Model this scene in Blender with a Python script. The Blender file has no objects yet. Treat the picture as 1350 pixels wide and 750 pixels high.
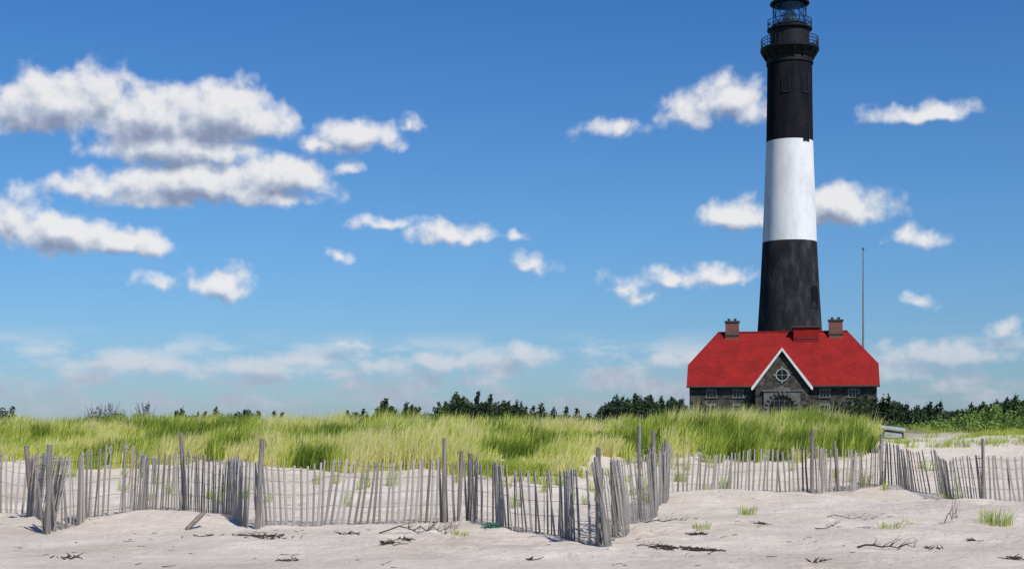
import bpy, math, random
import numpy as np
from mathutils import Vector
random.seed(7); rng=np.random.default_rng(11)
scene=bpy.context.scene
F=1854.0; HZ=560.0; CZ=1.6
def wx(u,D): return (u-675.0)/F*D
def wz(v,D): return CZ-(v-HZ)/F*D
# ---------------------------------------------------------------- noise / terrain
def _h(i,j,s):
    n=(i*374761393+j*668265263+s*982451653)&0xffffffff
    n=((n^(n>>13))*1274126177)&0xffffffff
    return ((n^(n>>16))&0xffff)/65535.0
def vnoise(x,y,s=0):
    x=np.asarray(x,float);y=np.asarray(y,float)
    i=np.floor(x).astype(np.int64);j=np.floor(y).astype(np.int64)
    fx=x-i;fy=y-j;fx=fx*fx*(3-2*fx);fy=fy*fy*(3-2*fy)
    a=_h(i,j,s);b=_h(i+1,j,s);c=_h(i,j+1,s);d=_h(i+1,j+1,s)
    return (a*(1-fx)+b*fx)*(1-fy)+(c*(1-fx)+d*fx)*fy
def fbm(x,y,o=4,s=0):
    r=0;a=.5;t=0
    for k in range(o):
        r=r+a*vnoise(x*2**k+17*k,y*2**k-9*k,s+k);t+=a;a*=.5
    return r/t
def sst(a,b,x):
    t=np.clip((x-a)/(b-a),0,1);return t*t*(3-2*t)
def dents(x,y):
    """trodden sand: jittered shallow footprints"""
    C=.62;i=np.floor(x/C).astype(np.int64);j=np.floor(y/C).astype(np.int64);r=np.zeros_like(x)
    for a in (-1,0,1):
        for b in (-1,0,1):
            ci=i+a;cj=j+b;px=(ci+_h(ci,cj,101))*C;py=(cj+_h(ci,cj,102))*C;k=_h(ci,cj,103)
            th=_h(ci,cj,104)*3.14;dx=x-px;dy=y-py;u=dx*np.cos(th)+dy*np.sin(th);v=-dx*np.sin(th)+dy*np.cos(th)
            q=(u/.17)**2+(v/.09)**2
            r=r+np.where(k>.45,(-.058*np.exp(-q)+.018*np.exp(-(np.sqrt(q)-1.7)**2*3))*k,0)
    return r
def terrain(x,y):
    x=np.asarray(x,float);y=np.asarray(y,float)
    st=26+6.8*sst(0.5,4.5,x)
    t=np.clip((y-st)/(43-st),0,1)
    z=1.25*t*t*(3-2*t)
    near=sst(15,20,y)*(1-sst(70,90,y))
    z=z+near*(fbm(x/3.1,y/2.4,3,3)-.5)*.34
    z=z+(.45+.55*near)*(fbm(x/.55,y/.45,3,9)-.5)*.085*(1-sst(60,80,y))
    z=z+.20*np.exp(-((x-4.6)/2.2)**2-((y-29.3)/1.1)**2)
    z=z+.16*np.exp(-((x-8.6)/1.6)**2-((y-27.5)/1.4)**2)
    z=z+.16*np.exp(-((x+5.2)/1.6)**2-((y-22.6)/1.0)**2)
    z=z+(fbm(x/6,y/5,2,21)-.5)*.5*sst(38,46,y)*(1-sst(140,200,y))
    z=z+.45*sst(90,150,y)-.8*sst(260,600,y)
    z=z-.02*np.clip(12-y,0,100)
    if np.min(y)<40: z=z+dents(x,y)*(1-sst(34,40,y))*sst(.35,.6,fbm(x/4,y/3,2,33))
    return z
def tz(x,y): return float(terrain(np.array([x]),np.array([y]))[0])
# ---------------------------------------------------------------- material helpers
def newmat(name):
    m=bpy.data.materials.new(name);m.use_nodes=True
    nt=m.node_tree;b=nt.nodes['Principled BSDF'];return m,nt,b
def N(nt,t,**kw):
    n=nt.nodes.new(t)
    for k,v in kw.items(): setattr(n,k,v)
    return n
def ramp(nt,fac,stops):
    r=nt.nodes.new('ShaderNodeValToRGB');e=r.color_ramp.elements
    while len(e)<len(stops): e.new(.5)
    for k,(p,c) in enumerate(stops):
        e[k].position=p;e[k].color=(c[0],c[1],c[2],1)
    nt.links.new(fac,r.inputs[0]);return r
def simple(name,cols,scale=3,rough=.8,bump=.3,stretch=(1,1,1),bscale=None,metal=0,bdist=.02,detail=6,spec=.4):
    m,nt,b=newmat(name);L=nt.links.new
    b.inputs['Specular IOR Level'].default_value=spec
    tc=N(nt,'ShaderNodeTexCoord');mp=N(nt,'ShaderNodeMapping');mp.inputs['Scale'].default_value=stretch
    L(tc.outputs['Object'],mp.inputs[0])
    n=N(nt,'ShaderNodeTexNoise');n.inputs['Scale'].default_value=scale;n.inputs['Detail'].default_value=detail;n.inputs['Roughness'].default_value=.65
    L(mp.outputs[0],n.inputs['Vector'])
    k=len(cols);r=ramp(nt,n.outputs['Fac'],[(.3+.4*i/max(1,k-1),c) for i,c in enumerate(cols)])
    L(r.outputs[0],b.inputs['Base Color']);b.inputs['Roughness'].default_value=rough;b.inputs['Metallic'].default_value=metal
    if bump:
        n2=N(nt,'ShaderNodeTexNoise');n2.inputs['Scale'].default_value=bscale or scale*4;n2.inputs['Detail'].default_value=5
        L(mp.outputs[0],n2.inputs['Vector'])
        bp=N(nt,'ShaderNodeBump');bp.inputs['Strength'].default_value=bump;bp.inputs['Distance'].default_value=bdist
        L(n2.outputs['Fac'],bp.inputs['Height']);L(bp.outputs[0],b.inputs['Normal'])
    return m
def sand_mat():
    m,nt,b=newmat('sand_ground');L=nt.links.new
    g=N(nt,'ShaderNodeNewGeometry')
    n1=N(nt,'ShaderNodeTexNoise');n1.inputs['Scale'].default_value=.45;n1.inputs['Detail'].default_value=6;n1.inputs['Roughness'].default_value=.6
    L(g.outputs['Position'],n1.inputs['Vector'])
    r1=ramp(nt,n1.outputs['Fac'],[(.3,(.56,.475,.385)),(.5,(.68,.59,.495)),(.72,(.77,.69,.595))])
    n2=N(nt,'ShaderNodeTexNoise');n2.inputs['Scale'].default_value=16;n2.inputs['Detail'].default_value=4;n2.inputs['Roughness'].default_value=.8
    L(g.outputs['Position'],n2.inputs['Vector'])
    r2=ramp(nt,n2.outputs['Fac'],[(.30,(.62,.59,.56)),(.47,(.96,.96,.96)),(.75,(1.0,1.0,1.0))])
    mx=N(nt,'ShaderNodeMix',data_type='RGBA',blend_type='MULTIPLY');mx.inputs[0].default_value=.75
    L(r1.outputs[0],mx.inputs[6]);L(r2.outputs[0],mx.inputs[7])
    v=N(nt,'ShaderNodeTexVoronoi');v.inputs['Scale'].default_value=2.6
    L(g.outputs['Position'],v.inputs['Vector'])
    rv=ramp(nt,v.outputs['Distance'],[(.035,(.25,.2,.16)),(.06,(1,1,1))])
    mv=N(nt,'ShaderNodeMix',data_type='RGBA',blend_type='MULTIPLY');mv.inputs[0].default_value=.8
    L(mx.outputs[2],mv.inputs[6]);L(rv.outputs[0],mv.inputs[7])
    s=N(nt,'ShaderNodeSeparateXYZ');L(g.outputs['Position'],s.inputs[0])
    ad=N(nt,'ShaderNodeMath',operation='MULTIPLY_ADD');ad.inputs[1].default_value=8;L(n1.outputs['Fac'],ad.inputs[0]);L(s.outputs['Y'],ad.inputs[2])
    mr=N(nt,'ShaderNodeMapRange');mr.inputs['From Min'].default_value=50;mr.inputs['From Max'].default_value=56;L(ad.outputs[0],mr.inputs['Value'])
    rg=ramp(nt,n2.outputs['Fac'],[(.3,(.05,.07,.02)),(.6,(.12,.13,.045))])
    mg=N(nt,'ShaderNodeMix',data_type='RGBA');L(mr.outputs[0],mg.inputs[0]);L(mv.outputs[2],mg.inputs[6]);L(rg.outputs[0],mg.inputs[7])
    L(mg.outputs[2],b.inputs['Base Color']);b.inputs['Roughness'].default_value=.95
    b.inputs['Specular IOR Level'].default_value=.1
    n3=N(nt,'ShaderNodeTexNoise');n3.inputs['Scale'].default_value=5;n3.inputs['Detail'].default_value=8;n3.inputs['Roughness'].default_value=.72
    L(g.outputs['Position'],n3.inputs['Vector'])
    bp=N(nt,'ShaderNodeBump');bp.inputs['Strength'].default_value=.85;bp.inputs['Distance'].default_value=.10
    L(n3.outputs['Fac'],bp.inputs['Height']);L(bp.outputs[0],b.inputs['Normal'])
    return m
def leaf_mat(name,stops,trans=.35,rough=.6):
    m,nt,b=newmat(name);L=nt.links.new
    a=N(nt,'ShaderNodeAttribute');a.attribute_name='rnd'
    r=ramp(nt,a.outputs['Fac'],stops)
    L(r.outputs[0],b.inputs['Base Color'])
    b.inputs['Roughness'].default_value=rough;b.inputs['Specular IOR Level'].default_value=.2
    if trans>0:
        d=N(nt,'ShaderNodeBsdfTranslucent');L(r.outputs[0],d.inputs[0])
        mx=N(nt,'ShaderNodeMixShader');mx.inputs[0].default_value=trans
        L(b.outputs[0],mx.inputs[1]);L(d.outputs[0],mx.inputs[2])
        L(mx.outputs[0],nt.nodes['Material Output'].inputs[0])
    return m
M={}
M['sand']=sand_mat()
M['grass']=leaf_mat('beach_grass',[(0,(.09,.14,.02)),(.25,(.24,.33,.04)),(.55,(.46,.54,.08)),(.82,(.64,.66,.17)),(1,(.72,.65,.33))],.32)
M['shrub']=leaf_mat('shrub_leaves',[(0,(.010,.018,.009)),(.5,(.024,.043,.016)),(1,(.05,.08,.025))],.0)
M['shrubl']=leaf_mat('low_shrub_leaves',[(0,(.05,.085,.02)),(.5,(.12,.20,.035)),(1,(.24,.34,.07))],.2)
M['shrubg']=leaf_mat('grey_shrub_leaves',[(0,(.06,.065,.055)),(.5,(.11,.11,.095)),(1,(.17,.15,.13))],.0)
M['bark']=simple('bark',[(.06,.05,.04),(.12,.10,.08)],8,.9,0)
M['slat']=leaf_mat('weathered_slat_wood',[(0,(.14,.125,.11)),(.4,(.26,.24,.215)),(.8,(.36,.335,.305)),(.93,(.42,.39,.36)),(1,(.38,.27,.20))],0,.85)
M['post']=simple('weathered_post_wood',[(.10,.088,.077),(.20,.18,.16),(.28,.26,.23)],6,.9,.6,(3,3,.4))
M['wire']=simple('rusty_wire',[(.10,.07,.05),(.16,.13,.11)],10,.6,0,metal=.5)
M['wrack']=simple('dry_seaweed',[(.02,.014,.01),(.07,.05,.035)],14,.9,0)
M['drift']=simple('driftwood',[(.10,.08,.065),(.30,.26,.22)],7,.9,.5,(1,1,4))
M['net']=simple('green_net_rope',[(.02,.10,.07),(.03,.20,.14)],20,.7,0)
M['blk']=simple('black_tower_paint',[(.006,.006,.008),(.011,.011,.014),(.020,.020,.023)],.9,.9,.35,(1,1,.25),6,bdist=.03,spec=.1)
M['blkw']=simple('weathered_black_paint',[(.012,.012,.015),(.024,.024,.028),(.055,.055,.058)],1.1,.9,.5,(1,1,.35),5,bdist=.04,spec=.12)
M['wht']=simple('white_tower_paint',[(.60,.60,.61),(.73,.73,.735),(.79,.79,.79)],.8,.8,.35,(1,1,.3),5,bdist=.03,spec=.2)
M['iron']=simple('black_iron',[(.008,.008,.010),(.018,.018,.021)],2,.6,.0,spec=.2)
M['trim']=simple('white_trim_paint',[(.60,.60,.58),(.76,.76,.74)],2,.6,.1)
M['frame']=simple('dull_white_frame_paint',[(.26,.26,.25),(.42,.42,.40)],2,.6,.1)
M['gutter']=simple('dark_gutter',[(.03,.035,.035),(.06,.065,.06)],2,.5,.1)
M['lstone']=simple('light_dressed_stone',[(.075,.072,.065),(.18,.17,.155)],1.6,.85,.5)
M['box']=simple('grey_box_paint',[(.28,.30,.31),(.42,.44,.45)],3,.6,.1)
def brick(name,c1,c2,mort,scale,w,h):
    m,nt,b=newmat(name);L=nt.links.new
    tc=N(nt,'ShaderNodeTexCoord');s=N(nt,'ShaderNodeSeparateXYZ');L(tc.outputs['Object'],s.inputs[0])
    ad=N(nt,'ShaderNodeMath',operation='ADD');L(s.outputs[0],ad.inputs[0]);L(s.outputs[1],ad.inputs[1])
    c=N(nt,'ShaderNodeCombineXYZ');L(ad.outputs[0],c.inputs[0]);L(s.outputs[2],c.inputs[1])
    t=N(nt,'ShaderNodeTexBrick');t.inputs['Scale'].default_value=scale;t.inputs['Color1'].default_value=(*c1,1);t.inputs['Color2'].default_value=(*c2,1);t.inputs['Mortar'].default_value=(*mort,1)
    t.inputs['Brick Width'].default_value=w;t.inputs['Row Height'].default_value=h;t.inputs['Mortar Size'].default_value=.012
    L(c.outputs[0],t.inputs['Vector']);L(t.outputs[0],b.inputs['Base Color']);b.inputs['Roughness'].default_value=.85
    return m
M['brick']=brick('red_brick',(.13,.042,.03),(.21,.07,.045),(.16,.14,.12),1,.45,.16)
def stone():
    m,nt,b=newmat('rubble_stone');L=nt.links.new
    tc=N(nt,'ShaderNodeTexCoord');mp=N(nt,'ShaderNodeMapping');mp.inputs['Scale'].default_value=(1.2,1.2,2.0);L(tc.outputs['Object'],mp.inputs[0])
    v=N(nt,'ShaderNodeTexVoronoi');v.inputs['Scale'].default_value=1.5;L(mp.outputs[0],v.inputs['Vector'])
    r=ramp(nt,v.outputs['Color'],[(.0,(.012,.011,.011)),(.35,(.026,.024,.021)),(.6,(.055,.047,.037)),(.85,(.090,.078,.06)),(1,(.15,.13,.105))])
    v2=N(nt,'ShaderNodeTexVoronoi',feature='DISTANCE_TO_EDGE');v2.inputs['Scale'].default_value=1.5;L(mp.outputs[0],v2.inputs['Vector'])
    r2=ramp(nt,v2.outputs['Distance'],[(.02,(1,1,1)),(.06,(0,0,0))])
    mx=N(nt,'ShaderNodeMix',data_type='RGBA');L(r2.outputs[0],mx.inputs[0]);L(r.outputs[0],mx.inputs[6]);mx.inputs[7].default_value=(.060,.057,.052,1)
    L(mx.outputs[2],b.inputs['Base Color']);b.inputs['Roughness'].default_value=.9
    bp=N(nt,'ShaderNodeBump');bp.inputs['Strength'].default_value=.6;bp.inputs['Distance'].default_value=.06;L(v2.outputs['Distance'],bp.inputs['Height']);L(bp.outputs[0],b.inputs['Normal'])
    return m
M['stone']=stone()
def roofm():
    m,nt,b=newmat('red_roof_shingles');L=nt.links.new
    tc=N(nt,'ShaderNodeTexCoord');s=N(nt,'ShaderNodeSeparateXYZ');L(tc.outputs['Object'],s.inputs[0])
    c=N(nt,'ShaderNodeCombineXYZ');L(s.outputs[0],c.inputs[0]);L(s.outputs[2],c.inputs[1])
    t=N(nt,'ShaderNodeTexBrick');t.inputs['Scale'].default_value=1;t.inputs['Brick Width'].default_value=.5;t.inputs['Row Height'].default_value=.28;t.inputs['Mortar Size'].default_value=.015
    t.inputs['Color1'].default_value=(.33,.014,.012,1);t.inputs['Color2'].default_value=(.26,.012,.010,1);t.inputs['Mortar'].default_value=(.17,.009,.008,1)
    L(c.outputs[0],t.inputs['Vector'])
    n=N(nt,'ShaderNodeTexNoise');n.inputs['Scale'].default_value=.5;n.inputs['Detail'].default_value=6;L(tc.outputs['Object'],n.inputs['Vector'])
    r=ramp(nt,n.outputs['Fac'],[(.3,(.72,.75,.75)),(.65,(1,1,1))])
    mx=N(nt,'ShaderNodeMix',data_type='RGBA',blend_type='MULTIPLY');mx.inputs[0].default_value=1;L(t.outputs[0],mx.inputs[6]);L(r.outputs[0],mx.inputs[7])
    L(mx.outputs[2],b.inputs['Base Color']);b.inputs['Roughness'].default_value=.8;b.inputs['Specular IOR Level'].default_value=.2
    return m
M['roof']=roofm()
def glassdark(nm,r,sp):
    m,nt,b=newmat(nm);b.inputs['Base Color'].default_value=(.008,.009,.012,1);b.inputs['Roughness'].default_value=r;b.inputs['Specular IOR Level'].default_value=sp;return m
M['glass']=glassdark('window_glass',.15,.35);M['pane']=glassdark('matte_tower_pane',.6,.1)  # tower panes share the dark glass colour, with a rougher matte finish
def clearglass():
    m,nt,b=newmat('lantern_glass');L=nt.links.new
    t=N(nt,'ShaderNodeBsdfTransparent');t.inputs[0].default_value=(.80,.92,.98,1)
    g=N(nt,'ShaderNodeBsdfGlossy');g.inputs['Roughness'].default_value=.05
    mx=N(nt,'ShaderNodeMixShader');mx.inputs[0].default_value=.08;L(t.outputs[0],mx.inputs[1]);L(g.outputs[0],mx.inputs[2])
    L(mx.outputs[0],nt.nodes['Material Output'].inputs[0]);return m
M['cglass']=clearglass()
M['lens']=simple('lens_glass',[(.10,.22,.24),(.25,.40,.42)],4,.1,0)
# ---------------------------------------------------------------- mesh helpers
def link(o,parent=None):
    scene.collection.objects.link(o)
    if parent: o.parent=parent
    return o
def empty(name,loc=(0,0,0),rot=0):
    e=bpy.data.objects.new(name,None);e.location=loc;e.rotation_euler=(0,0,rot);return link(e)
class Acc:
    def __init__(s): s.v=[];s.f=[];s.r=[]
    def box(s,a,b,r=0):
        x0,y0,z0=a;x1,y1,z1=b;k=len(s.v)
        s.v+=[(x0,y0,z0),(x1,y0,z0),(x1,y1,z0),(x0,y1,z0),(x0,y0,z1),(x1,y0,z1),(x1,y1,z1),(x0,y1,z1)];s.r+=[r]*8
        s.f+=[tuple(k+i for i in q) for q in ((0,3,2,1),(4,5,6,7),(0,1,5,4),(1,2,6,5),(2,3,7,6),(3,0,4,7))]
    def beam(s,p,q,r0,r1=None,n=5,r=0):
        p=Vector(p);q=Vector(q);d=q-p
        if d.length<1e-6:return
        d.normalize();a=d.orthogonal().normalized();b=d.cross(a);r1=r0 if r1 is None else r1;k=len(s.v)
        for c,rr in ((p,r0),(q,r1)):
            for i in range(n):
                t=2*math.pi*i/n;s.v.append(tuple(c+a*rr*math.cos(t)+b*rr*math.sin(t)));s.r.append(r)
        for i in range(n): s.f.append((k+i,k+(i+1)%n,k+n+(i+1)%n,k+n+i))
        s.f.append(tuple(k+n+i for i in range(n)));s.f.append(tuple(k+n-1-i for i in range(n)))
    def lathe(s,prof,n=64,c=(0,0)):
        k=len(s.v)
        for (r,z) in prof:
            for i in range(n):
                t=2*math.pi*i/n;s.v.append((c[0]+r*math.cos(t),c[1]+r*math.sin(t),z));s.r.append(0)
        for j in range(len(prof)-1):
            for i in range(n):
                s.f.append((k+j*n+i,k+j*n+(i+1)%n,k+(j+1)*n+(i+1)%n,k+(j+1)*n+i))
    def prism(s,pts,y0,y1):
        n=len(pts);k=len(s.v)
        s.v+=[(x,y0,z) for x,z in pts]+[(x,y1,z) for x,z in pts];s.r+=[0]*2*n
        s.f.append(tuple(range(k,k+n)));s.f.append(tuple(range(k+2*n-1,k+n-1,-1)))
        for i in range(n): s.f.append((k+i,k+n+i,k+n+(i+1)%n,k+(i+1)%n))
    def obj(s,name,mat,parent=None,smooth=False,bevel=0,rnd=False):
        me=bpy.data.meshes.new(name);me.from_pydata(s.v,[],s.f);me.materials.append(mat)
        if rnd:
            at=me.attributes.new('rnd','FLOAT','POINT');at.data.foreach_set('value',np.array(s.r,dtype=np.float32))
        if smooth:
            for p in me.polygons:p.use_smooth=True
        me.update();o=bpy.data.objects.new(name,me)
        if bevel:
            b=o.modifiers.new('b','BEVEL');b.width=bevel;b.segments=2
        return link(o,parent)
def quads_obj(name,V,mat,R,parent=None,nq=3):
    n,k,_=V.shape;me=bpy.data.meshes.new(name)
    me.vertices.add(n*k);me.vertices.foreach_set('co',V.astype(np.float32).ravel())
    base=(np.arange(n)*k)[:,None,None]
    q=np.array([[2*i,2*i+1,2*i+3,2*i+2] for i in range(nq)])[None]
    idx=(base+q).reshape(-1)
    me.loops.add(idx.size);me.loops.foreach_set('vertex_index',idx.astype(np.int32))
    P=idx.size//4;me.polygons.add(P);me.polygons.foreach_set('loop_start',np.arange(P,dtype=np.int32)*4)
    try: me.polygons.foreach_set('loop_total',np.full(P,4,dtype=np.int32))
    except Exception: pass
    at=me.attributes.new('rnd','FLOAT','POINT');at.data.foreach_set('value',np.repeat(R,k).astype(np.float32))
    me.materials.append(mat);me.update(calc_edges=True)
    o=bpy.data.objects.new(name,me);return link(o,parent)
def blades(cx,cy,hm,nb,spread=.14,width=.009,wind=.35,rb=None,splay=.5):
    m=len(cx);n=m*nb
    ang=rng.uniform(0,2*np.pi,n);rad=spread*np.sqrt(rng.uniform(0,1,n))
    X=np.repeat(cx,nb)+np.cos(ang)*rad;Y=np.repeat(cy,nb)+np.sin(ang)*rad
    Z=terrain(X,Y)-.02
    h=np.repeat(hm,nb)*rng.uniform(.55,1.12,n)
    bend=rng.uniform(.15,1.0,n)
    lx=np.cos(ang)*splay*rng.uniform(.2,1,n)+wind+rng.normal(0,.12,n);ly=np.sin(ang)*splay*rng.uniform(.2,1,n)
    wa=rng.normal(0,.9,n);wxx=np.cos(wa);wyy=np.sin(wa)
    V=np.zeros((n,8,3))
    for i,(t,w) in enumerate(((0,1),(.4,.9),(.75,.6),(1.,.08))):
        px=X+lx*h*bend*t*t*.9;py=Y+ly*h*bend*t*t*.9;pz=Z+h*(t-.28*bend*t*t)
        for s,j in ((-1,0),(1,1)):
            V[:,2*i+j,0]=px+s*w*width*.5*wxx;V[:,2*i+j,1]=py+s*w*width*.5*wyy;V[:,2*i+j,2]=pz
    R=np.clip((np.repeat(rb,nb) if rb is not None else .5)+rng.normal(0,.18,n),0,1)
    return V,R
# ---------------------------------------------------------------- ground
def axis(segs):
    out=[]
    for a,b,s in segs: out+=list(np.arange(a,b,s))
    return np.array(out+[segs[-1][1]])
xs=axis([(-4000,-400,300),(-400,-60,20),(-60,-22,2),(-22,-12,.4),(-12,13,.08),(13,26,.4),(26,80,2),(80,400,20),(400,4000,300)])
ys=axis([(-60,0,6),(0,13,.6),(13,30,.08),(30,38,.13),(38,62,.35),(62,160,2),(160,500,15),(500,6000,350)])
GX,GY=np.meshgrid(xs,ys);GZ=terrain(GX,GY)
nx,ny=len(xs),len(ys)
me=bpy.data.meshes.new('sand_ground')
me.vertices.add(nx*ny);me.vertices.foreach_set('co',np.stack([GX,GY,GZ],-1).astype(np.float32).ravel())
ii=(np.arange(ny-1)[:,None]*nx+np.arange(nx-1)[None]).ravel()
idx=np.stack([ii,ii+1,ii+nx+1,ii+nx],-1).ravel().astype(np.int32)
me.loops.add(idx.size);me.loops.foreach_set('vertex_index',idx)
me.polygons.add(idx.size//4);me.polygons.foreach_set('loop_start',np.arange(idx.size//4,dtype=np.int32)*4)
try: me.polygons.foreach_set('loop_total',np.full(idx.size//4,4,dtype=np.int32))
except Exception: pass
me.update(calc_edges=True);me.polygons.foreach_set('use_smooth',np.ones(idx.size//4,dtype=bool))
me.materials.append(M['sand']);link(bpy.data.objects.new('ground',me))
# ---------------------------------------------------------------- dune grass
fx=np.array([-20,-12.4,-9,-6.3,-4.2,-2.1,.46,1.5,2.0,3.4,6,9.5]);fd=np.array([35,34.6,34.2,34.6,34,33.2,32.6,33.4,36.4,37.6,37.6,38.0])
n=9000
D=33+rng.uniform(0,1,n)**1.35*24
X=rng.uniform(-.46,.30,n)*D
edge=np.interp(X,fx,fd)+(fbm(X/1.1,D/9,3,40)-.5)*3.4
keep=(D>edge)&(X<9.6+(D-38)*.24+(vnoise(D/1.5,X*0,5)-.5)*.8)
den=fbm(X/1.6,D/1.6,3,50);keep&=(rng.uniform(0,1,n)<np.clip((den-.22)*5,.12,1))
X=X[keep];D=D[keep]
bl=fbm(X/1.5,D/1.9,2,60)
hm=.24+.92*bl*(.72+.44*sst(.02,.14,X/D)+.24*np.exp(-((X/D+.10)/.05)**2))
hm*=rng.uniform(.78,1.2,len(hm))
rb=np.clip(.54+(fbm(X/1.2,D/1.7,3,70)-.5)*3.1+(bl-.5)*.7,0.02,.95)
V1,R1=blades(X,D,hm,32,.17,.016,.40,rb)
n=460
D=rng.uniform(26,37.5,n);X=rng.uniform(-.40,.34,n)*D
ed=np.interp(X,fx,fd)
ok=(D<ed)&(D>np.where(X>3,33.4,27.5))&(fbm(X/1.3,D/1.3,2,80)>.52)
X=X[ok];D=D[ok]
V2,R2=blades(X,D,rng.uniform(.22,.55,len(X)),26,.10,.010,.3,np.full(len(X),.45))
n=900
D=rng.uniform(40,56,n);X=rng.uniform(.24,.46,n)*D
ok=(fbm(X/1.6,D/1.6,2,90)>.5+.0*X);X=X[ok];D=D[ok]
V3,R3=blades(X,D,rng.uniform(.12,.34,len(X)),26,.22,.012,.3,np.full(len(X),.45))
quads_obj('dune_grass',np.concatenate([V1,V2,V3]),M['grass'],np.concatenate([R1,R2,R3]))
for (u,v,h,nb,sp) in [(985,678,.22,90,.16),(1313,690,.34,170,.26),(1175,695,.16,60,.2),(606,705,.13,60,.13),(925,699,.15,60,.14),(898,640,.42,120,.16),(955,645,.5,90,.12),(1022,608,.4,90,.2),(1140,640,.45,70,.12),(515,640,.55,60,.1),(680,668,.4,50,.12),(1196,690,.10,40,.16),(1255,606,.3,80,.25),(740,640,.4,60,.12)]:
    D0=CZ*F/(v-HZ)
    for _ in range(12): D0=(CZ-tz(wx(u,D0),D0))*F/(v-HZ)*.5+D0*.5
    V,R=blades(np.array([wx(u,D0)]),np.array([D0]),np.array([h]),nb,sp,.008,.2,np.array([.40]),splay=1.0)
    quads_obj('grass_tuft',V,M['grass'],R)
# ---------------------------------------------------------------- shrubs
def foliage(clumps,per,size,bias=0.):
    Vs=[];Rs=[]
    for (x,y,z,rx,rz) in clumps:
        n=int(per*rx*rz)+12
        d=rng.normal(0,1,(n,3));d/=np.linalg.norm(d,axis=1)[:,None]
        rr=rng.uniform(.35,1.12,n)**.6
        lump=1+.35*np.sin(d[:,0]*7+x)*np.sin(d[:,2]*6+y)
        p=d*(rr*lump)[:,None]*np.array([rx,rx,rz])+np.array([x,y,z])
        a=rng.normal(0,1,(n,3));a/=np.linalg.norm(a,axis=1)[:,None]
        b=np.cross(a,rng.normal(0,1,(n,3)));b/=np.linalg.norm(b,axis=1)[:,None]
        s=size*rng.uniform(.5,1.3,n)[:,None]
        V=np.stack([p-a*s*.3-b*s,p+a*s*.3-b*s,p-a*s*.3+b*s,p+a*s*.3+b*s],1)
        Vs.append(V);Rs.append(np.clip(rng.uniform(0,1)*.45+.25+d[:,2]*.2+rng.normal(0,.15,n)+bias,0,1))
    return np.concatenate(Vs),np.concatenate(Rs)
def row(profile,D0,D1,count,rmin,rmax,var=(-4,7)):
    us=[p[0] for p in profile];vs=[p[1] for p in profile];out=[]
    for _ in range(count):
        u=random.uniform(us[0],us[-1]);D=random.uniform(D0,D1);top=wz(np.interp(u,us,vs)+random.uniform(*var),D)
        x=wx(u,D);g=tz(x,D);r=random.uniform(rmin,rmax)
        z=top-r*.75
        if z<g: z=g+.1
        while True:
            out.append((x+random.uniform(-.3,.3),D,z,r,r*.75))
            z-=r*.9
            if z<g-.2: break
            r*=1.15
        if random.random()<.45:
            out.append((x,D,top+.05,.15,.40))
            if random.random()<.5: out.append((x+.1,D,top+.40,.08,.22))
    return out
rows=[([(-60,544),(-10,533),(14,541),(20,556)],105,112,12),
 ([(225,557),(240,548),(268,556)],100,125,16),([(268,557),(285,547),(310,546),(330,548),(345,557)],100,125,26),([(360,556),(380,553),(400,557)],100,120,8),([(440,556),(455,551),(482,550)],100,120,14),
 ([(482,546),(505,539),(545,541),(560,550)],100,125,34),([(560,548),(580,538),(600,528),(622,531),(645,531),(665,534),(690,539),(720,548),(800,551)],100,125,75),
 ([(790,547),(800,533),(830,528),(870,532),(905,535)],112,135,62),
 ([(1098,543),(1108,536),(1150,532),(1170,533),(1200,543),(1238,539),(1260,545),(1300,538),(1330,530),(1370,529),(1450,532)],92,128,170)]
allc=[]
for pr,a,b,c in rows: allc+=row(pr,a,b,c,.32,.72)
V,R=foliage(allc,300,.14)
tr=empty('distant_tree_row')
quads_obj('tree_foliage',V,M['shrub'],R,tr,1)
ac=Acc()
for (x,y,z,rx,rz) in allc[::2]:
    g=tz(x,y);ac.beam((x,y,g-.2),(x+random.uniform(-.2,.2),y,z),.07,.03)
    for _ in range(3):
        ac.beam((x,y,g+(z-g)*.5),(x+random.uniform(-1,1)*rx,y+random.uniform(-1,1)*rx,z+rz*random.uniform(.4,1.2)),.03,.012,4)
ac.obj('tree_trunks',M['bark'],tr)
gc=row([(118,556),(130,546),(150,542),(185,543),(200,553)],66,72,16,.25,.5)
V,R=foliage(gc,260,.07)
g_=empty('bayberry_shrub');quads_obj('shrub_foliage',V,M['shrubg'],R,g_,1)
ac=Acc()
for (x,y,z,rx,rz) in gc:
    for _ in range(5):
        a=Vector((x,y,tz(x,y)-.1));b=Vector((x+random.uniform(-.6,.6),y+random.uniform(-.4,.4),z+rz*random.uniform(.6,1.4)));ac.beam(a,b,.02,.008,4)
ac.obj('shrub_stems',M['bark'],g_)
lc=row([(1238,576),(1262,565),(1300,557),(1340,552),(1470,549)],50,62,240,.25,.5)+row([(1150,560),(1240,566),(1400,556)],66,80,60,.3,.6)
V,R=foliage(lc,380,.065,.12);quads_obj('low_shrubs',V,M['shrubl'],R,None,1)
lc=row([(480,560),(700,560)],62,75,30,.3,.5)+row([(200,563),(480,562)],62,80,30,.3,.5)
V,R=foliage(lc,300,.07);quads_obj('low_shrubs',V,M['shrubl'],R,None,1)
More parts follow.
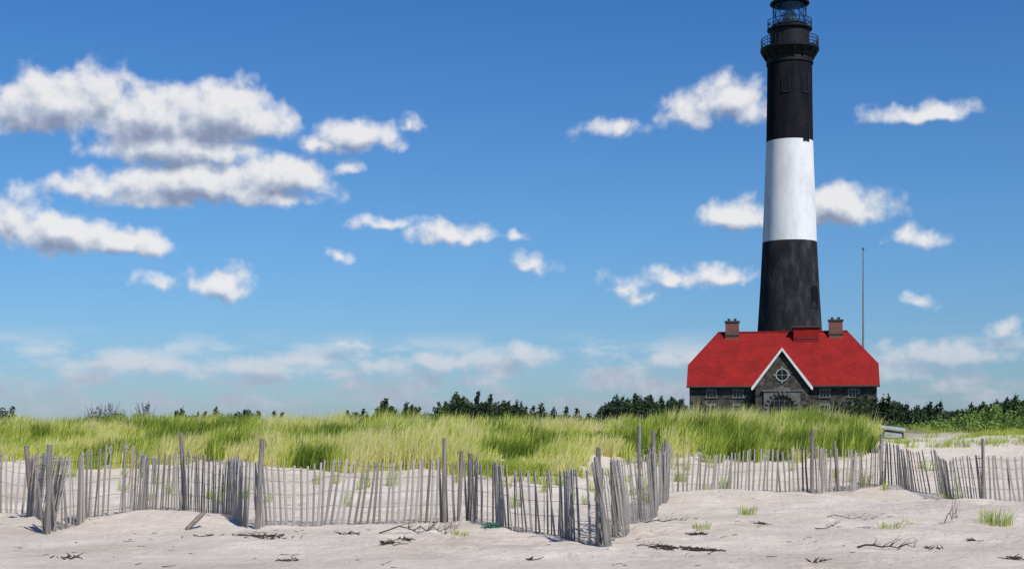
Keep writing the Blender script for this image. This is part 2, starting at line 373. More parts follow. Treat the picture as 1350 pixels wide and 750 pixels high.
# ---------------------------------------------------------------- fence
fence=empty('sand_fence')
path=[ # u, D, lean along, lean out, height
 (-120,25.2,0,0,1.12),(0,25.8,.03,.02,1.12),(36,25.9,.12,.05,1.1),(60,20.8,.14,.25,1.1),(150,22.6,.04,.02,1.12),(245,25.9,.02,0,1.1),
 (338,21.2,-.06,.02,1.06),(430,22.3,.08,0,1.05),(590,23,.06,.03,1.05),(625,23,.05,.05,1.06),(660,22.0,-.22,.06,1.02),(765,19.5,-.42,.08,1.02),(800,18.9,-.15,.10,1.12),
 (822,21.4,-.05,.10,1.14),(868,25.3,.08,.03,1.14),(878,31.0,.0,.0,1.1),(1000,31.6,.03,.0,1.02),(1071,31.4,.04,0,1.02),(1118,32.6,.15,.03,1.02),(1162,34.6,.0,0,1.05),(1230,32.6,-.22,0,1.06),(1296,29.8,-.08,0,1.05),(1480,29.6,0,0,1.05)]
pts=[(wx(u,D),D,la,lo,h) for u,D,la,lo,h in path]
sl=Acc();wi=Acc();prev=None
fr=[.07,.29,.52,.74,.93]
for k in range(len(pts)-1):
    a=pts[k];b=pts[k+1];L_=math.hypot(b[0]-a[0],b[1]-a[1]);dx,dy=(b[0]-a[0])/L_,(b[1]-a[1])/L_
    n=max(1,int(L_/.092))
    for i in range(n):
        t=(i+random.uniform(-.09,.09))/n;t0=t
        g=[a[j]+(b[j]-a[j])*t for j in range(5)]
        bow=.12*math.sin(math.pi*t0*2+k);x=g[0]-dy*bow;y=g[1]+dx*bow
        z=tz(x,y);sag=.09*math.sin(math.pi*t0)
        la=g[2]+random.gauss(0,.026)+.06*math.sin(x*1.7)+.03*math.sin(x*4.3+k);lo=g[3]+random.gauss(0,.025)+.05*math.sin(x*1.1);h=g[4]+random.gauss(0,.014)+.05*math.sin(x*1.1+y)-sag
        ax=Vector((dx*la-dy*lo,dy*la+dx*lo,1)).normalized();w=Vector((dx,dy,0));w=(w-ax*w.dot(ax)).normalized()
        tw=random.gauss(0,.2);nn=ax.cross(w);w2=w*math.cos(tw)+nn*math.sin(tw);n2=ax.cross(w2)
        o=Vector((x,y,z));hw=random.uniform(.018,.022);ht=.006;k0=len(sl.v)
        if random.random()<.025: h*=random.uniform(.6,.92)
        bw=w*random.gauss(0,.008)
        for s,wid in ((-.12,1),(h*.5,1),(h,.82)):
            c=o+ax*s+(bw if s==h*.5 else Vector((0,0,0)))
            sl.v+=[tuple(c-w2*hw*wid-n2*ht),tuple(c+w2*hw*wid-n2*ht),tuple(c+w2*hw*wid+n2*ht),tuple(c-w2*hw*wid+n2*ht)]
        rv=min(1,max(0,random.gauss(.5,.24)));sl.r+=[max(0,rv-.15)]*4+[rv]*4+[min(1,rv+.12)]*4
        for q in ((0,3,2,1),(8,9,10,11)): sl.f.append(tuple(k0+j for j in q))
        for b4 in (0,4):
            for q in ((0,1,5,4),(1,2,6,5),(2,3,7,6),(3,0,4,7)): sl.f.append(tuple(k0+b4+j for j in q))
        cur=[o+ax*(h*f_)+nn*random.uniform(-.008,.008) for f_ in fr]
        if prev:
            for p,q in zip(prev,cur): wi.beam(p,q,.0035,n=3)
        prev=cur
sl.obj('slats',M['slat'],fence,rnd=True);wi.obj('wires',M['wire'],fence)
po=Acc()
for (u,D,h,lx) in [(62,20.75,1.32,.02),(44,23.4,1.2,-.1),(245,25.8,1.42,-.06),(338,21.1,1.35,.06),(586,22.95,1.38,0),(604,22.9,1.15,.05),(620,23,1.1,.0),(789,19.1,1.32,.0),(803,18.85,1.2,-.15),(812,20.6,1.1,-.05),(843,24.2,1.6,0),(866,25.2,1.42,-.05),(874,28,1.2,.05),(1071,31.3,1.42,.0),(1107,32.3,1.15,-.1),(1162,34.5,1.25,0),(1296,29.7,1.35,0)]:
    x=wx(u,D);z=tz(x,D);p=Vector((x,D,z-.3));q=Vector((x+lx*h,D+random.uniform(-.05,.05),z+h))
    m_=p.lerp(q,.5)+Vector((random.uniform(-.01,.01),0,0));r=random.uniform(.034,.044)
    po.beam(p,m_,r*1.05,r,9);po.beam(m_,q,r,r*.88,9)
po.obj('posts',M['post'],fence)
# ---------------------------------------------------------------- beach debris
def at(u,v):
    D0=CZ*F/(v-HZ)
    for _ in range(14): D0=.5*D0+.5*(CZ-tz(wx(u,D0),D0))*F/(v-HZ)
    return wx(u,D0),D0
def ground_obj(acc,name,mat,**k): return acc.obj(name,mat,None,**k)
for (u,v,w,dp,n) in [(926,725,.22,.20,190),(877,721,.16,.10,80),(345,708,.40,.12,80),(90,735,.14,.06,18),(515,716,.14,.06,30),(537,712,.12,.05,18),(1340,737,.12,.06,20),(1005,690,.15,.1,20),(920,705,.2,.05,24),(380,739,.1,.03,12),(1232,723,.14,.05,14),(1080,740,.1,.03,10),(270,707,.2,.06,14),(462,704,.2,.05,16),(1280,713,.1,.04,10),(700,738,.08,.03,8)]:
    x0,y0=at(u,v);a=Acc()
    for _ in range(n):
        x=x0+random.gauss(0,w*.55);y=y0+random.gauss(0,dp);t=random.uniform(0,3.14);l=random.uniform(.03,.12)
        z=tz(x,y);hh=abs(random.gauss(0,.018));x2=x+l*math.cos(t);y2=y+l*math.sin(t)
        a.beam((x,y,z+.004),(x2,y2,tz(x2,y2)+.006+hh),random.uniform(.005,.014),.004,4)
    ground_obj(a,'seaweed_clump',M['wrack'])
a=Acc()
for _ in range(420):
    y=random.uniform(15.5,30);x=random.uniform(-.38,.38)*y
    if vnoise(np.array([x/1.4]),np.array([y/.8]),66)[0]<.48: continue
    t=random.gauss(0,.7);l=random.uniform(.02,.11)*(1.6 if random.random()<.15 else 1);x2=x+l*math.cos(t);y2=y+l*math.sin(t)
    a.beam((x,y,tz(x,y)+.003),(x2,y2,tz(x2,y2)+.006+random.random()*.012),random.uniform(.003,.008),.003,4)
a.obj('beach_litter',M['wrack'])
def branch(u,v,L_,ang,seed,r=.014,lift=.12,n=5):
    random.seed(seed);x,y=at(u,v);a=Acc();p=Vector((x,y,tz(x,y)+.01))
    for i in range(7):
        ang+=random.uniform(-.35,.35);st=L_/7;q=Vector((p.x+math.cos(ang)*st,p.y+math.sin(ang)*st,0));q.z=tz(q.x,q.y)+.012+lift*random.uniform(0,.5)
        a.beam(p,q,r*(1-i/9),r*(1-(i+1)/9),5)
        if i>0:
            for _ in range(random.randint(1,n//2)):
                t=ang+random.choice([-1,1])*random.uniform(.5,1.3);l=random.uniform(.1,.3)*L_
                e=Vector((q.x+math.cos(t)*l,q.y+math.sin(t)*l*.5,q.z+random.uniform(.2,1)*lift));a.beam(q,e,r*.5,r*.15,4)
                e2=e+Vector((random.uniform(-.08,.08),random.uniform(-.05,.05),random.uniform(0,.09)));a.beam(e,e2,r*.2,r*.1,3)
        p=q
    a.obj('dead_branch',M['wrack'])
branch(1130,722,.75,.1,3,.016,.12);branch(1245,690,.4,.2,5,.008,.35,7);branch(1090,684,.8,.0,8,.007,.1,7);branch(500,703,1.0,.05,9,.011,.22,8)
branch(545,700,.7,.2,12,.009,.2,7);branch(850,690,.7,.1,14,.01,.08);branch(1075,697,.6,.2,15,.009,.07);branch(840,720,.35,.1,19,.008,.04);branch(300,708,.5,.1,22,.007,.05)
random.seed(77)
x,y=at(246,698);a=Acc();p=Vector((x,y,tz(x,y)+.0));q=Vector((x+.24,y+.2,tz(x+.24,y+.2)+.26))
a.beam(p,p.lerp(q,.6),.035,.04,7);a.beam(p.lerp(q,.6),q,.04,.03,7);a.obj('driftwood',M['drift'])
x,y=at(648,695);a=Acc()
for _ in range(90):
    t=random.uniform(0,6.28);c=Vector((x+random.gauss(0,.06),y+random.gauss(0,.05),tz(x,y)+random.uniform(0,.07)))
    a.beam(c,c+Vector((math.cos(t)*.07,math.sin(t)*.06,random.uniform(-.03,.03))),.005,n=4)
a.obj('tangled_net',M['net'])
D0=46;x=wx(1177,D0);z=tz(x,D0);ub=empty('utility_box',(x,D0,z),math.radians(-14))
a=Acc();a.prism([(-.34,-.1),(.34,-.1),(.34,.20),(-.30,.30)],-.25,.25);a.obj('cabinet',M['gutter'],ub,bevel=.01)
a=Acc();a.v=[(-.40,-.32,.335),(.40,-.32,.235),(.40,.3,.30),(-.40,.3,.40),(-.40,-.32,.375),(.40,-.32,.275),(.40,.3,.34),(-.40,.3,.44)];a.r=[0]*8
a.f=[(0,3,2,1),(4,5,6,7),(0,1,5,4),(1,2,6,5),(2,3,7,6),(3,0,4,7)];a.obj('lid',M['box'],ub)
a=Acc();a.prism([(-.28,.02),(.28,.02),(.28,.16),(-.26,.22)],-.262,-.252);a.obj('door_panel',M['box'],ub)
# ---------------------------------------------------------------- lighthouse
DT=181.0;TX=wx(1041,DT);lh=empty('lighthouse',(TX,DT,0));s=F/DT
def zz(v): return CZ+(HZ-v)/s
prof=[(1.0,5.0),(7,4.6),(zz(436),4.08),(zz(380),3.74),(zz(320),3.45),(zz(250),3.18),(zz(188),2.97),(zz(130),2.88),(zz(86),2.84)]
def rad(z): return float(np.interp(z,[p[0] for p in prof],[p[1] for p in prof]))
def band(z0,z1,name,mat,extra=()):
    pz=np.linspace(z0,z1,24);a=Acc();a.lathe([(rad(z),z) for z in pz]+list(extra),96);return a.obj(name,mat,lh,smooth=True)
zb1=zz(320);zb2=zz(188);zt=zz(86)
band(1.0,zb1,'lower_black_band',M['blkw']);band(zb1,zb2,'white_band',M['wht']);band(zb2,zt,'upper_black_band',M['blk'])
a=Acc()
a.lathe([(2.84,zt),(2.98,zt),(2.98,zt+.25),(2.84,zt+.3),(2.84,zt+.7),(3.0,zt+.85),(3.15,zt+1.1),(3.35,zt+1.35),(3.6,zt+1.6),(3.72,zt+1.75),(3.74,zt+2.05),(3.6,zt+2.1),(2.5,zt+2.1)],72)
zg=zt+2.1
a.lathe([(2.52,zg),(2.52,zg+2.1),(2.62,zg+2.2),(2.85,zg+2.3),(2.87,zg+2.45),(2.1,zg+2.47)],48)
for i in range(16):
    t=2*math.pi*i/16;c,s_=math.cos(t),math.sin(t);a.beam((2.9*c,2.9*s_,zt+.55),(3.6*c,3.6*s_,zt+1.75),.10,.14,5)
zl=zg+2.46
a.lathe([(2.2,zl),(2.2,zl+.55),(2.1,zl+.6)],32)
a.lathe([(2.1,zl+3.25),(2.5,zl+3.2),(2.52,zl+3.35),(2.3,zl+3.55),(1.7,zl+4.2),(.9,zl+4.7),(.35,zl+4.9),(.3,zl+5.1),(.42,zl+5.3),(.3,zl+5.55),(0.02,zl+5.6)],40)
a.lathe([(.06,zl+5.6),(.03,zl+7.1)],6)
a.obj('galleries_and_roof',M['iron'],lh)
a=Acc()
def rail(r,z,h,n,levels):
    for i in range(n):
        t=2*math.pi*i/n;c,s_=math.cos(t),math.sin(t);a.beam((r*c,r*s_,z),(r*c,r*s_,z+h),.035 if i%3 else .06,n=4)
    for l in levels:
        for i in range(48):
            t=2*math.pi*i/48;t2=2*math.pi*(i+1)/48;a.beam((r*math.cos(t),r*math.sin(t),z+l),(r*math.cos(t2),r*math.sin(t2),z+l),.045,n=4)
rail(3.62,zg,1.15,36,(.35,.75,1.15));rail(2.78,zl,1.1,24,(.55,1.1))
H=2.7
for i in range(10):
    t=2*math.pi*i/10
    for sg in (-1,1):
        prev_=None
        for j in range(5):
            tt=t+sg*j/4*2*math.pi*1.5/10;p=(2.12*math.cos(tt),2.12*math.sin(tt),zl+.58+H*j/4)
            if prev_: a.beam(prev_,p,.035,n=4)
            prev_=p
for i in range(8):
    t=2*math.pi*i/8;a.beam((2.14*math.cos(t),2.14*math.sin(t),zl+.5),(2.14*math.cos(t),2.14*math.sin(t),zl+3.3),.05,n=4)
a.obj('railings_and_glazing_bars',M['iron'],lh)
a=Acc();a.lathe([(2.08,zl+.58),(2.08,zl+3.26)],32);a.obj('lantern_glass',M['cglass'],lh,smooth=True)
a=Acc();a.lathe([(.3,zl+.2),(.5,zl+.8),(.85,zl+1.1),(.95,zl+1.5),(.85,zl+1.95),(.5,zl+2.3),(.2,zl+2.5)],20);a.obj('fresnel_lens',M['lens'],lh,smooth=True)
view=math.atan2(-DT,-TX)
def arch(w,h,n=10):
    p=[(-w/2,0),(w/2,0),(w/2,h-w/2)];p+=[(w/2*math.cos(t),h-w/2+w/2*math.sin(t)) for t in np.linspace(0,math.pi,n)[1:-1]];p.append((-w/2,h-w/2));return p
def towerwin(off,vb,w,h,i,mat):
    z=zz(vb);r=rad(z+h/2);al=view+math.asin(max(-.95,min(.95,off/(r*s))))
    e=bpy.data.objects.new('window_%d'%i,None);e.location=(math.cos(al)*r,math.sin(al)*r,z);e.rotation_euler=(0,0,al+math.pi/2);link(e,lh)
    a=Acc();a.prism(arch(w,h),-.03,.5);a.obj('pane_%d'%i,M['pane'],e)
    a=Acc();P=arch(w+.16,h+.1)
    for p,q in zip(P[1:],P[2:]+P[:1]): a.beam((p[0],-.03,p[1]-.0),(q[0],-.03,q[1]),.06,n=4)
    a.box((-w/2-.15,-.12,-.10),(w/2+.15,.2,0));a.box((-.02,-.045,0),(.02,-.032,h-.05));a.box((-w/2,-.045,h*.5),(w/2,-.032,h*.5+.04))
    a.obj('surround_%d'%i,mat,e)
for i,(off,vb,w,h) in enumerate([(-5,127,.75,2.2),(20,127,.75,2.2),(21,190,.75,2.2),(31.5,408,1.0,2.7)]): towerwin(off,vb,w,h,i,M['blkw'] if i<3 else M['blk'])
# ---------------------------------------------------------------- keeper's house
hx=wx(1031,165);hs=empty('stone_house',(hx,165,0),math.radians(-10.9))
a=Acc();G=1.0
def side(x0,x1):
    pz=[(0,G),(10,G),(10,6.5),(8.35,8.45),(1.65,8.45),(0,6.5)]
    k=len(a.v);a.v+=[(x0,y,z) for y,z in pz]+[(x1,y,z) for y,z in pz];a.r+=[0]*12;m=6
    a.f.append(tuple(range(k,k+m)));a.f.append(tuple(range(k+2*m-1,k+m-1,-1)))
    for i in range(m): a.f.append((k+i,k+m+i,k+m+(i+1)%m,k+(i+1)%m))
side(-10.8,10.8)
a.prism([(-3.05,G),(3.05,G),(3.05,6.35),(0,10.25),(-3.05,6.35)],-1.2,3.0)
a.obj('stone_walls',M['stone'],hs)
Lr=11.1
a=Acc();v=[(-Lr,-.5,6.2),(Lr,-.5,6.2),(Lr,1.65,8.78),(7.75,5,12.8),(-7.75,5,12.8),(-Lr,1.65,8.78),(-Lr,8.35,8.78),(Lr,8.35,8.78),(-Lr,10.5,6.2),(Lr,10.5,6.2)]
a.v=v;a.r=[0]*10;a.f=[(0,1,2,3,4,5),(9,8,6,4,3,7),(5,4,6),(2,7,3)]
o=a.obj('roof',M['roof'],hs);sm_=o.modifiers.new('s','SOLIDIFY');sm_.thickness=.16;sm_.offset=-1
a=Acc()
for sg in (-1,1):
    p=[(0,10.62),(sg*3.5,6.05),(sg*3.5,5.85),(0,10.38)]
    a.prism(p,-1.5,3.1)
a.obj('entrance_gable_roof',M['roof'],hs)
a=Acc()
for sg in (-1,1):
    a.prism([(0,10.60),(sg*3.52,6.0),(sg*3.52,5.68),(sg*3.36,5.68),(0,10.22)],-1.60,-1.503)
a.obj('white_bargeboards',M['trim'],hs)
a=Acc();a.box((-Lr-.02,-.62,6.02),(-3.56,-.5,6.2));a.box((3.56,-.62,6.02),(Lr+.02,-.5,6.2))
a.box((-Lr,-.5,6.0),(-3.56,-.003,6.08));a.box((3.56,-.5,6.0),(Lr,-.003,6.08));a.obj('gutters',M['gutter'],hs)
a=Acc()
a.box((-7.7,4.9,12.78),(7.7,5.1,12.93));a.obj('ridge_cap',M['roof'],hs)
a=Acc()
for cx in (-5.95,6.3): a.box((cx-.8,4.3,11.4),(cx+.8,5.5,14.0))
a.obj('brick_chimneys',M['brick'],hs)
a=Acc()
for cx in (-5.95,6.3):
    a.box((cx-.9,4.2,14.0),(cx+.9,5.6,14.2));a.box((cx-.86,4.24,12.35),(cx+.86,5.56,12.55))
    for q in (-.4,.35): a.box((cx+q-.16,4.6,14.2),(cx+q+.16,5.1,14.5))
a.obj('chimney_caps',M['gutter'],hs)
a=Acc();a.box((1.35,3.9,11.2),(4.35,8,13.25));a.box((1.2,3.75,13.25),(4.5,8.2,13.42));a.obj('roof_dormer',M['roof'],hs)
a=Acc();a.box((1.45,3.86,11.9),(4.25,3.897,12.0));a.box((1.2,3.70,13.25),(4.5,3.747,13.40));a.obj('dormer_trim',M['gutter'],hs)
fr_=Acc();gl=Acc();st=Acc()
def win(x,z,w,h,y=0,mid=1):
    gl.box((x-w/2,y-.02,z),(x+w/2,y+.3,z+h));f=.06
    fr_.box((x-w/2-f,y-.05,z-.0),(x-w/2,y+.05,z+h));fr_.box((x+w/2,y-.05,z),(x+w/2+f,y+.05,z+h))
    fr_.box((x-w/2-f,y-.06,z+h),(x+w/2+f,y+.05,z+h+f));fr_.box((x-w/2,y-.04,z+h/2-.02),(x+w/2,y-.024,z+h/2+.02))
    for i in range(mid):
        xx=x-w/2+w*(i+1)/(mid+1);fr_.box((xx-.018,y-.038,z),(xx+.018,y-.026,z+h))
    st.box((x-w/2-.2,y-.12,z-.15),(x+w/2+.2,y+.05,z-.002));st.box((x-w/2-.15,y-.03,z+h+f+.002),(x+w/2+.15,y+.05,z+h+f+.22))
for x in (-8.2,4.9):
    win(x,2.4,1.0,1.5);win(x,4.9,1.1,.75,mid=2)
for x in (-5.1,8.2):
    win(x,4.9,1.1,.75,mid=2);win(x,2.4,1.0,1.5)
fr_.obj('window_frames',M['frame'],hs);gl.obj('window_glass',M['glass'],hs);st.obj('sills_and_lintels',M['lstone'],hs)
a=Acc();c=Vector((0,-1.24,7.4))
for i in range(28):
    t=2*math.pi*i/28;t2=2*math.pi*(i+1)/28
    a.beam(c+Vector((math.cos(t),0,math.sin(t)))*.70,c+Vector((math.cos(t2),0,math.sin(t2)))*.70,.08,n=6)
a.box((-.018,-1.30,6.75),(.018,-1.24,8.05));a.box((-.65,-1.302,7.382),(.65,-1.242,7.418))
for t in (0,1,2,3):
    p=c+Vector((math.cos(t*math.pi/2),0,math.sin(t*math.pi/2)))*.86;a.box((p.x-.09,-1.33,p.z-.09),(p.x+.09,-1.2,p.z+.09))
a.obj('round_window_frame',M['frame'],hs)
a=Acc();a.prism([(.68*math.cos(t),7.4+.68*math.sin(t)) for t in np.linspace(0,2*math.pi,25)[:-1]],-1.215,-1.0);a.obj('round_window_glass',M['glass'],hs)
a=Acc();hwid=1.42;spr=3.6
P=[(-2.1,G),(-2.1,5.5),(2.1,5.5),(2.1,G),(hwid,G),(hwid,spr)]+[(hwid*math.cos(t),spr+hwid*math.sin(t)) for t in np.linspace(0,math.pi,15)[1:-1]]+[(-hwid,spr),(-hwid,G)]
a.prism(P,-1.42,-1.203)
a.box((-2.3,-1.52,5.5),(2.3,-1.205,5.72));a.box((-1.0,-1.45,5.72),(1.0,-1.21,5.95))
for t in np.linspace(0,math.pi,12):
    a.beam((hwid*1.08*math.cos(t),-1.46,spr+hwid*1.08*math.sin(t)),(hwid*1.36*math.cos(t),-1.46,spr+hwid*1.36*math.sin(t)),.13,.17,4)
a.obj('stone_portal',M['lstone'],hs)
a=Acc();a.prism([(-hwid,G),(hwid,G),(hwid,spr)]+[(hwid*math.cos(t),spr+hwid*math.sin(t)) for t in np.linspace(0,math.pi,15)[1:-1]]+[(-hwid,spr)],-1.22,-1.206);a.obj('arched_door_glass',M['glass'],hs)
a=Acc()
for x in (-.9,-.3,.3,.9): a.box((x-.025,-1.27,G),(x+.025,-1.222,spr+1.05))
for z in (2.6,3.6,4.4): a.box((-1.3,-1.268,z),(1.3,-1.224,z+.05))
a.obj('door_muntins',M['lstone'],hs)
a=Acc();a.box((-12.5,-5,.2),(12.5,-1.7,1.25));a.box((-3,-6.2,.2),(3,-5.0,.95));a.box((-3,-6.8,.2),(3,-6.2,.7));a.obj('stone_terrace',M['lstone'],hs)
x=wx(1138,192);fp=empty('flagpole',(x,192,0));a=Acc();zt_=CZ+(HZ-330)/(F/192)
a.beam((0,0,1),(0,0,13),.17,.14,10);a.beam((0,0,13),(0,0,zt_),.13,.07,10);a.obj('mast',M['post'],fp,smooth=False)
a=Acc();a.lathe([(.01,zt_),(.13,zt_+.08),(.17,zt_+.2),(.13,zt_+.34),(.01,zt_+.4)],12);a.obj('ball_finial',M['lstone'],fp)
# ---------------------------------------------------------------- world
SD=Vector((.50,-.76,0)).normalized();EL=math.radians(48)
sun_dir=Vector((SD.x*math.cos(EL),SD.y*math.cos(EL),math.sin(EL)))
w=bpy.data.worlds.new('World');scene.world=w;w.use_nodes=True;nt=w.node_tree;nt.nodes.clear();L=nt.links.new
sky=N(nt,'ShaderNodeTexSky',sky_type='NISHITA');sky.sun_disc=False;sky.sun_elevation=EL;sky.sun_rotation=math.atan2(SD.x,SD.y)
sky.air_density=1.0;sky.dust_density=.3;sky.ozone_density=3.0
tc=N(nt,'ShaderNodeTexCoord');sp=N(nt,'ShaderNodeSeparateXYZ');L(tc.outputs['Generated'],sp.inputs[0])
def mth(op,a,b=None,c=None,t=None,clamp=False):
    t=t or nt;n=t.nodes.new('ShaderNodeMath');n.operation=op;n.use_clamp=clamp
    for i,q in enumerate((a,b,c)):
        if q is None: continue
        if isinstance(q,(int,float)): n.inputs[i].default_value=q
        else: t.links.new(q,n.inputs[i])
    return n.outputs[0]
def sstep(x,a,b,t=None):
    t=t or nt;n=t.nodes.new('ShaderNodeMapRange');n.interpolation_type='SMOOTHSTEP';n.inputs['From Min'].default_value=a;n.inputs['From Max'].default_value=b;t.links.new(x,n.inputs['Value']);return n.outputs[0]
K=18.54
az=mth('MULTIPLY',mth('ARCTAN2',sp.outputs[0],sp.outputs[1]),K);el=mth('MULTIPLY',mth('ARCSINE',sp.outputs[2]),K)
cb=N(nt,'ShaderNodeCombineXYZ');L(az,cb.inputs[0]);L(el,cb.inputs[1])
clouds=[(70,145,80,52,32),(128,126,46,44,40),(25,150,58,38,24),(200,158,78,44,46),(292,158,90,54,32),(345,168,46,34,20),(235,200,120,30,22),
(130,250,68,20,13),(255,246,118,38,22),(370,240,70,38,22),(210,262,96,18,12),(340,262,90,18,11),
(468,182,56,28,16),(425,192,42,16,10),(540,163,15,10,9),(462,222,18,12,10),
(15,292,48,42,22),(80,312,70,36,22),(165,325,60,25,14),
(206,376,22,15,11),(297,380,46,29,16),(447,334,14,10,7),(505,294,44,9,7),(592,312,56,18,10),(627,308,24,16,9),(679,310,15,9,7),(700,349,25,12,9),(808,171,42,13,9),
(905,154,42,24,15),(955,134,54,32,22),(992,144,38,30,18),(1220,152,74,18,9),
(975,290,50,28,15),(1098,276,78,34,22),(1142,281,40,26,15),(1212,315,38,13,9),
(890,369,48,16,11),(948,366,46,18,10),(822,379,25,15,10),(850,391,24,11,8),(1205,398,22,8,6),
(200,482,100,16,12),(330,484,85,13,11),(590,478,66,16,13),(690,468,60,15,13),(890,474,60,17,14),(475,457,30,8,7),(1330,440,24,16,12),(1240,468,80,20,14),(1180,494,46,12,10),(500,484,46,11,9)]
def fieldgroup(nm,cl):
    g=bpy.data.node_groups.new(nm,'ShaderNodeTree')
    g.interface.new_socket('P',in_out='INPUT',socket_type='NodeSocketVector');g.interface.new_socket('F',in_out='OUTPUT',socket_type='NodeSocketFloat')
    gi=g.nodes.new('NodeGroupInput');go=g.nodes.new('NodeGroupOutput');l=g.links.new
    def vm(op,a,b=None,c=None):
        n=g.nodes.new('ShaderNodeVectorMath');n.operation=op
        for i,q in enumerate((a,b,c)):
            if q is None: continue
            if isinstance(q,tuple): n.inputs[i].default_value=q
            else: l(q,n.inputs[i])
        return n
    P=gi.outputs[0]
    def noise(sc,det,ro,off,dim='2D'):
        n=g.nodes.new('ShaderNodeTexNoise');n.noise_dimensions=dim;n.inputs['Scale'].default_value=sc;n.inputs['Detail'].default_value=det;n.inputs['Roughness'].default_value=ro
        l(vm('ADD',P,(off,off*.7,off*.3)).outputs[0],n.inputs['Vector']);return n
    nA=noise(2.3,3,.5,3.1)
    wA=vm('MULTIPLY_ADD',nA.outputs['Color'],(.50,.26,0),(-.25,-.13,0))
    Q=vm('ADD',P,wA.outputs[0])
    s_=g.nodes.new('ShaderNodeSeparateXYZ');l(Q.outputs[0],s_.inputs[0]);ng=mth('MULTIPLY',s_.outputs[1],-1.0,t=g)
    c_=g.nodes.new('ShaderNodeCombineXYZ');l(s_.outputs[0],c_.inputs[0]);l(s_.outputs[1],c_.inputs[1]);l(ng,c_.inputs[2])
    acc=None
    for (u,v,rx,up,dn) in cl:
        a=math.atan((u-675)/F);e=math.atan((HZ-v)/F*math.cos(a));cx,cy=a*K,e*K
        sx,su,sd=100/rx,100/up,100/dn
        m1=vm('MULTIPLY_ADD',c_.outputs[0],(sx,su,sd),(-cx*sx,-cy*su,cy*sd))
        m2=vm('MAXIMUM',m1.outputs[0],(-1e5,0.,0.));d=vm('LENGTH',m2.outputs[0]).outputs['Value']
        wt=max(.34,min(rx,2.2*up)/75.0)
        d=mth('MULTIPLY_ADD',d,wt,-wt,t=g)
        acc=d if acc is None else mth('SMOOTH_MIN',acc,d,.16,t=g)
    nC=noise(3.2,7,.50,1.3)
    f=mth('MULTIPLY_ADD',mth('SUBTRACT',nC.outputs['Fac'],.5,t=g),.86,mth('MULTIPLY',acc,-1.0,t=g),t=g)
    l(f,go.inputs[0]);return g
elf=sstep(el,.25,1.9)
opac=mth('MULTIPLY_ADD',elf,.36,.58)
tint=ramp(nt,mth('MULTIPLY',el,1/6.0),[(0,(.46,.63,.93)),(.2,(.44,.68,.98)),(.45,(.42,.72,1.02)),(.9,(.31,.66,1.06))])
tm=N(nt,'ShaderNodeMix',data_type='RGBA',blend_type='MULTIPLY');tm.inputs[0].default_value=1;L(sky.outputs[0],tm.inputs[6]);L(tint.outputs[0],tm.inputs[7])
def skybg():
    bs=N(nt,'ShaderNodeBackground');bs.inputs[1].default_value=.10;L(tm.outputs[2],bs.inputs[0]);return bs
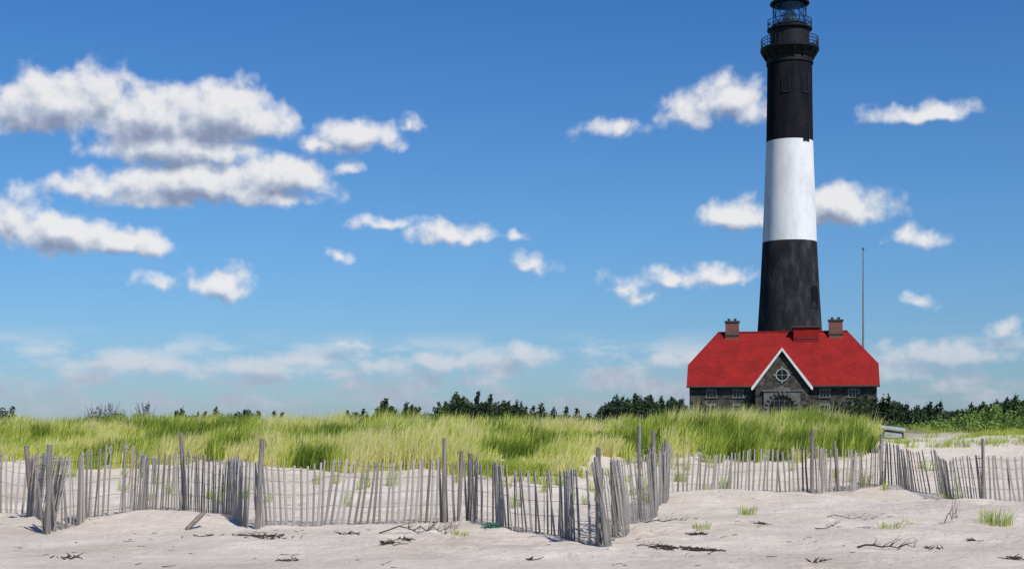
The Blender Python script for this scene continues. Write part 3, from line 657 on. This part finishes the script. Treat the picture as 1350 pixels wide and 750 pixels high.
def cloudy(nm,cl):
    G_=fieldgroup(nm,cl)
    def field(off):
        va=N(nt,'ShaderNodeVectorMath',operation='ADD');L(cb.outputs[0],va.inputs[0]);va.inputs[1].default_value=(off[0],off[1],0)
        g=nt.nodes.new('ShaderNodeGroup');g.node_tree=G_;L(va.outputs[0],g.inputs[0]);return g.outputs[0]
    f0=field((0,0));f1=field((.06,.16))
    dens=sstep(f0,-.15,.40)
    diff=mth('SUBTRACT',f0,f1);deep=sstep(f1,-.1,1.0)
    lit=mth('ADD',mth('MULTIPLY_ADD',diff,.85,.76),mth('MULTIPLY',deep,-.36))  # sunlit tops and shaded undersides of clouds painted into the sky colour
    cr=ramp(nt,lit,[(0.0,(.25,.30,.42)),(.3,(.38,.43,.55)),(.55,(.55,.59,.68)),(.8,(.76,.77,.80)),(1.,(.86,.85,.85))])
    mp=N(nt,'ShaderNodeMapping');mp.inputs['Scale'].default_value=(.8,2.4,1);L(cb.outputs[0],mp.inputs[0])
    hn=N(nt,'ShaderNodeTexNoise',noise_dimensions='2D');hn.inputs['Scale'].default_value=1.3;hn.inputs['Detail'].default_value=6;hn.inputs['Roughness'].default_value=.55;L(mp.outputs[0],hn.inputs['Vector'])
    hz=mth('MULTIPLY',mth('MULTIPLY',sstep(hn.outputs['Fac'],.36,.66),.72),mth('MULTIPLY',sstep(el,-.05,.40),mth('SUBTRACT',1.0,sstep(el,.80,1.30))))
    fac=mth('MAXIMUM',mth('MULTIPLY',dens,opac),hz)
    hc=N(nt,'ShaderNodeMix',data_type='RGBA');L(elf,hc.inputs[0])
    wm=N(nt,'ShaderNodeMix',data_type='RGBA');wm.inputs[0].default_value=.6;L(cr.outputs[0],wm.inputs[6]);wm.inputs[7].default_value=(.48,.50,.60,1)
    L(wm.outputs[2],hc.inputs[6]);L(cr.outputs[0],hc.inputs[7])
    bc=N(nt,'ShaderNodeBackground');bc.inputs[1].default_value=1.0;L(hc.outputs[2],bc.inputs[0])
    ms=N(nt,'ShaderNodeMixShader');L(fac,ms.inputs[0]);L(skybg().outputs[0],ms.inputs[1]);L(bc.outputs[0],ms.inputs[2]);return ms
def sub(u0,u1): return [c for c in clouds if c[0]+c[2]+50>u0 and c[0]-c[2]-50<u1]
c1=cloudy('cloud_field_west',sub(-200,400));c2=cloudy('cloud_field_middle',sub(400,770));c3=cloudy('cloud_field_east',sub(770,1600))
def selm(A,B,u):
    m=N(nt,'ShaderNodeMixShader');L(mth('GREATER_THAN',az,math.atan((u-675)/F)*K),m.inputs[0]);L(A.outputs[0],m.inputs[1]);L(B.outputs[0],m.inputs[2]);return m
allc_=selm(c1,selm(c2,c3,770),400)
reg=mth('MULTIPLY',mth('MULTIPLY',mth('SUBTRACT',1.0,sstep(mth('ABSOLUTE',az),9,11)),sstep(el,-.05,0.0)),mth('SUBTRACT',1.0,sstep(el,7,9)))
mo=N(nt,'ShaderNodeMixShader');L(reg,mo.inputs[0]);L(skybg().outputs[0],mo.inputs[1]);L(allc_.outputs[0],mo.inputs[2])
wo=N(nt,'ShaderNodeOutputWorld');L(mo.outputs[0],wo.inputs[0])
try: w.cycles.sampling_method='MANUAL';w.cycles.sample_map_resolution=256
except Exception: pass
sl_=bpy.data.lights.new('sun','SUN');sl_.energy=4.6;sl_.angle=math.radians(.5);sl_.color=(1,.96,.90)
so=bpy.data.objects.new('sun',sl_);so.rotation_euler=sun_dir.to_track_quat('Z','Y').to_euler();so.location=(0,0,80);link(so)
# ---------------------------------------------------------------- camera
cam=bpy.data.cameras.new('camera');cam.sensor_width=36;cam.lens=F/1350*36;cam.shift_y=(HZ-375)/1350;cam.clip_end=9000;cam.clip_start=.1
co=bpy.data.objects.new('camera',cam);co.location=(0,0,CZ);co.rotation_euler=(math.pi/2,0,0);link(co);scene.camera=co
scene.view_settings.view_transform='Standard';scene.view_settings.look='None';scene.view_settings.exposure=0
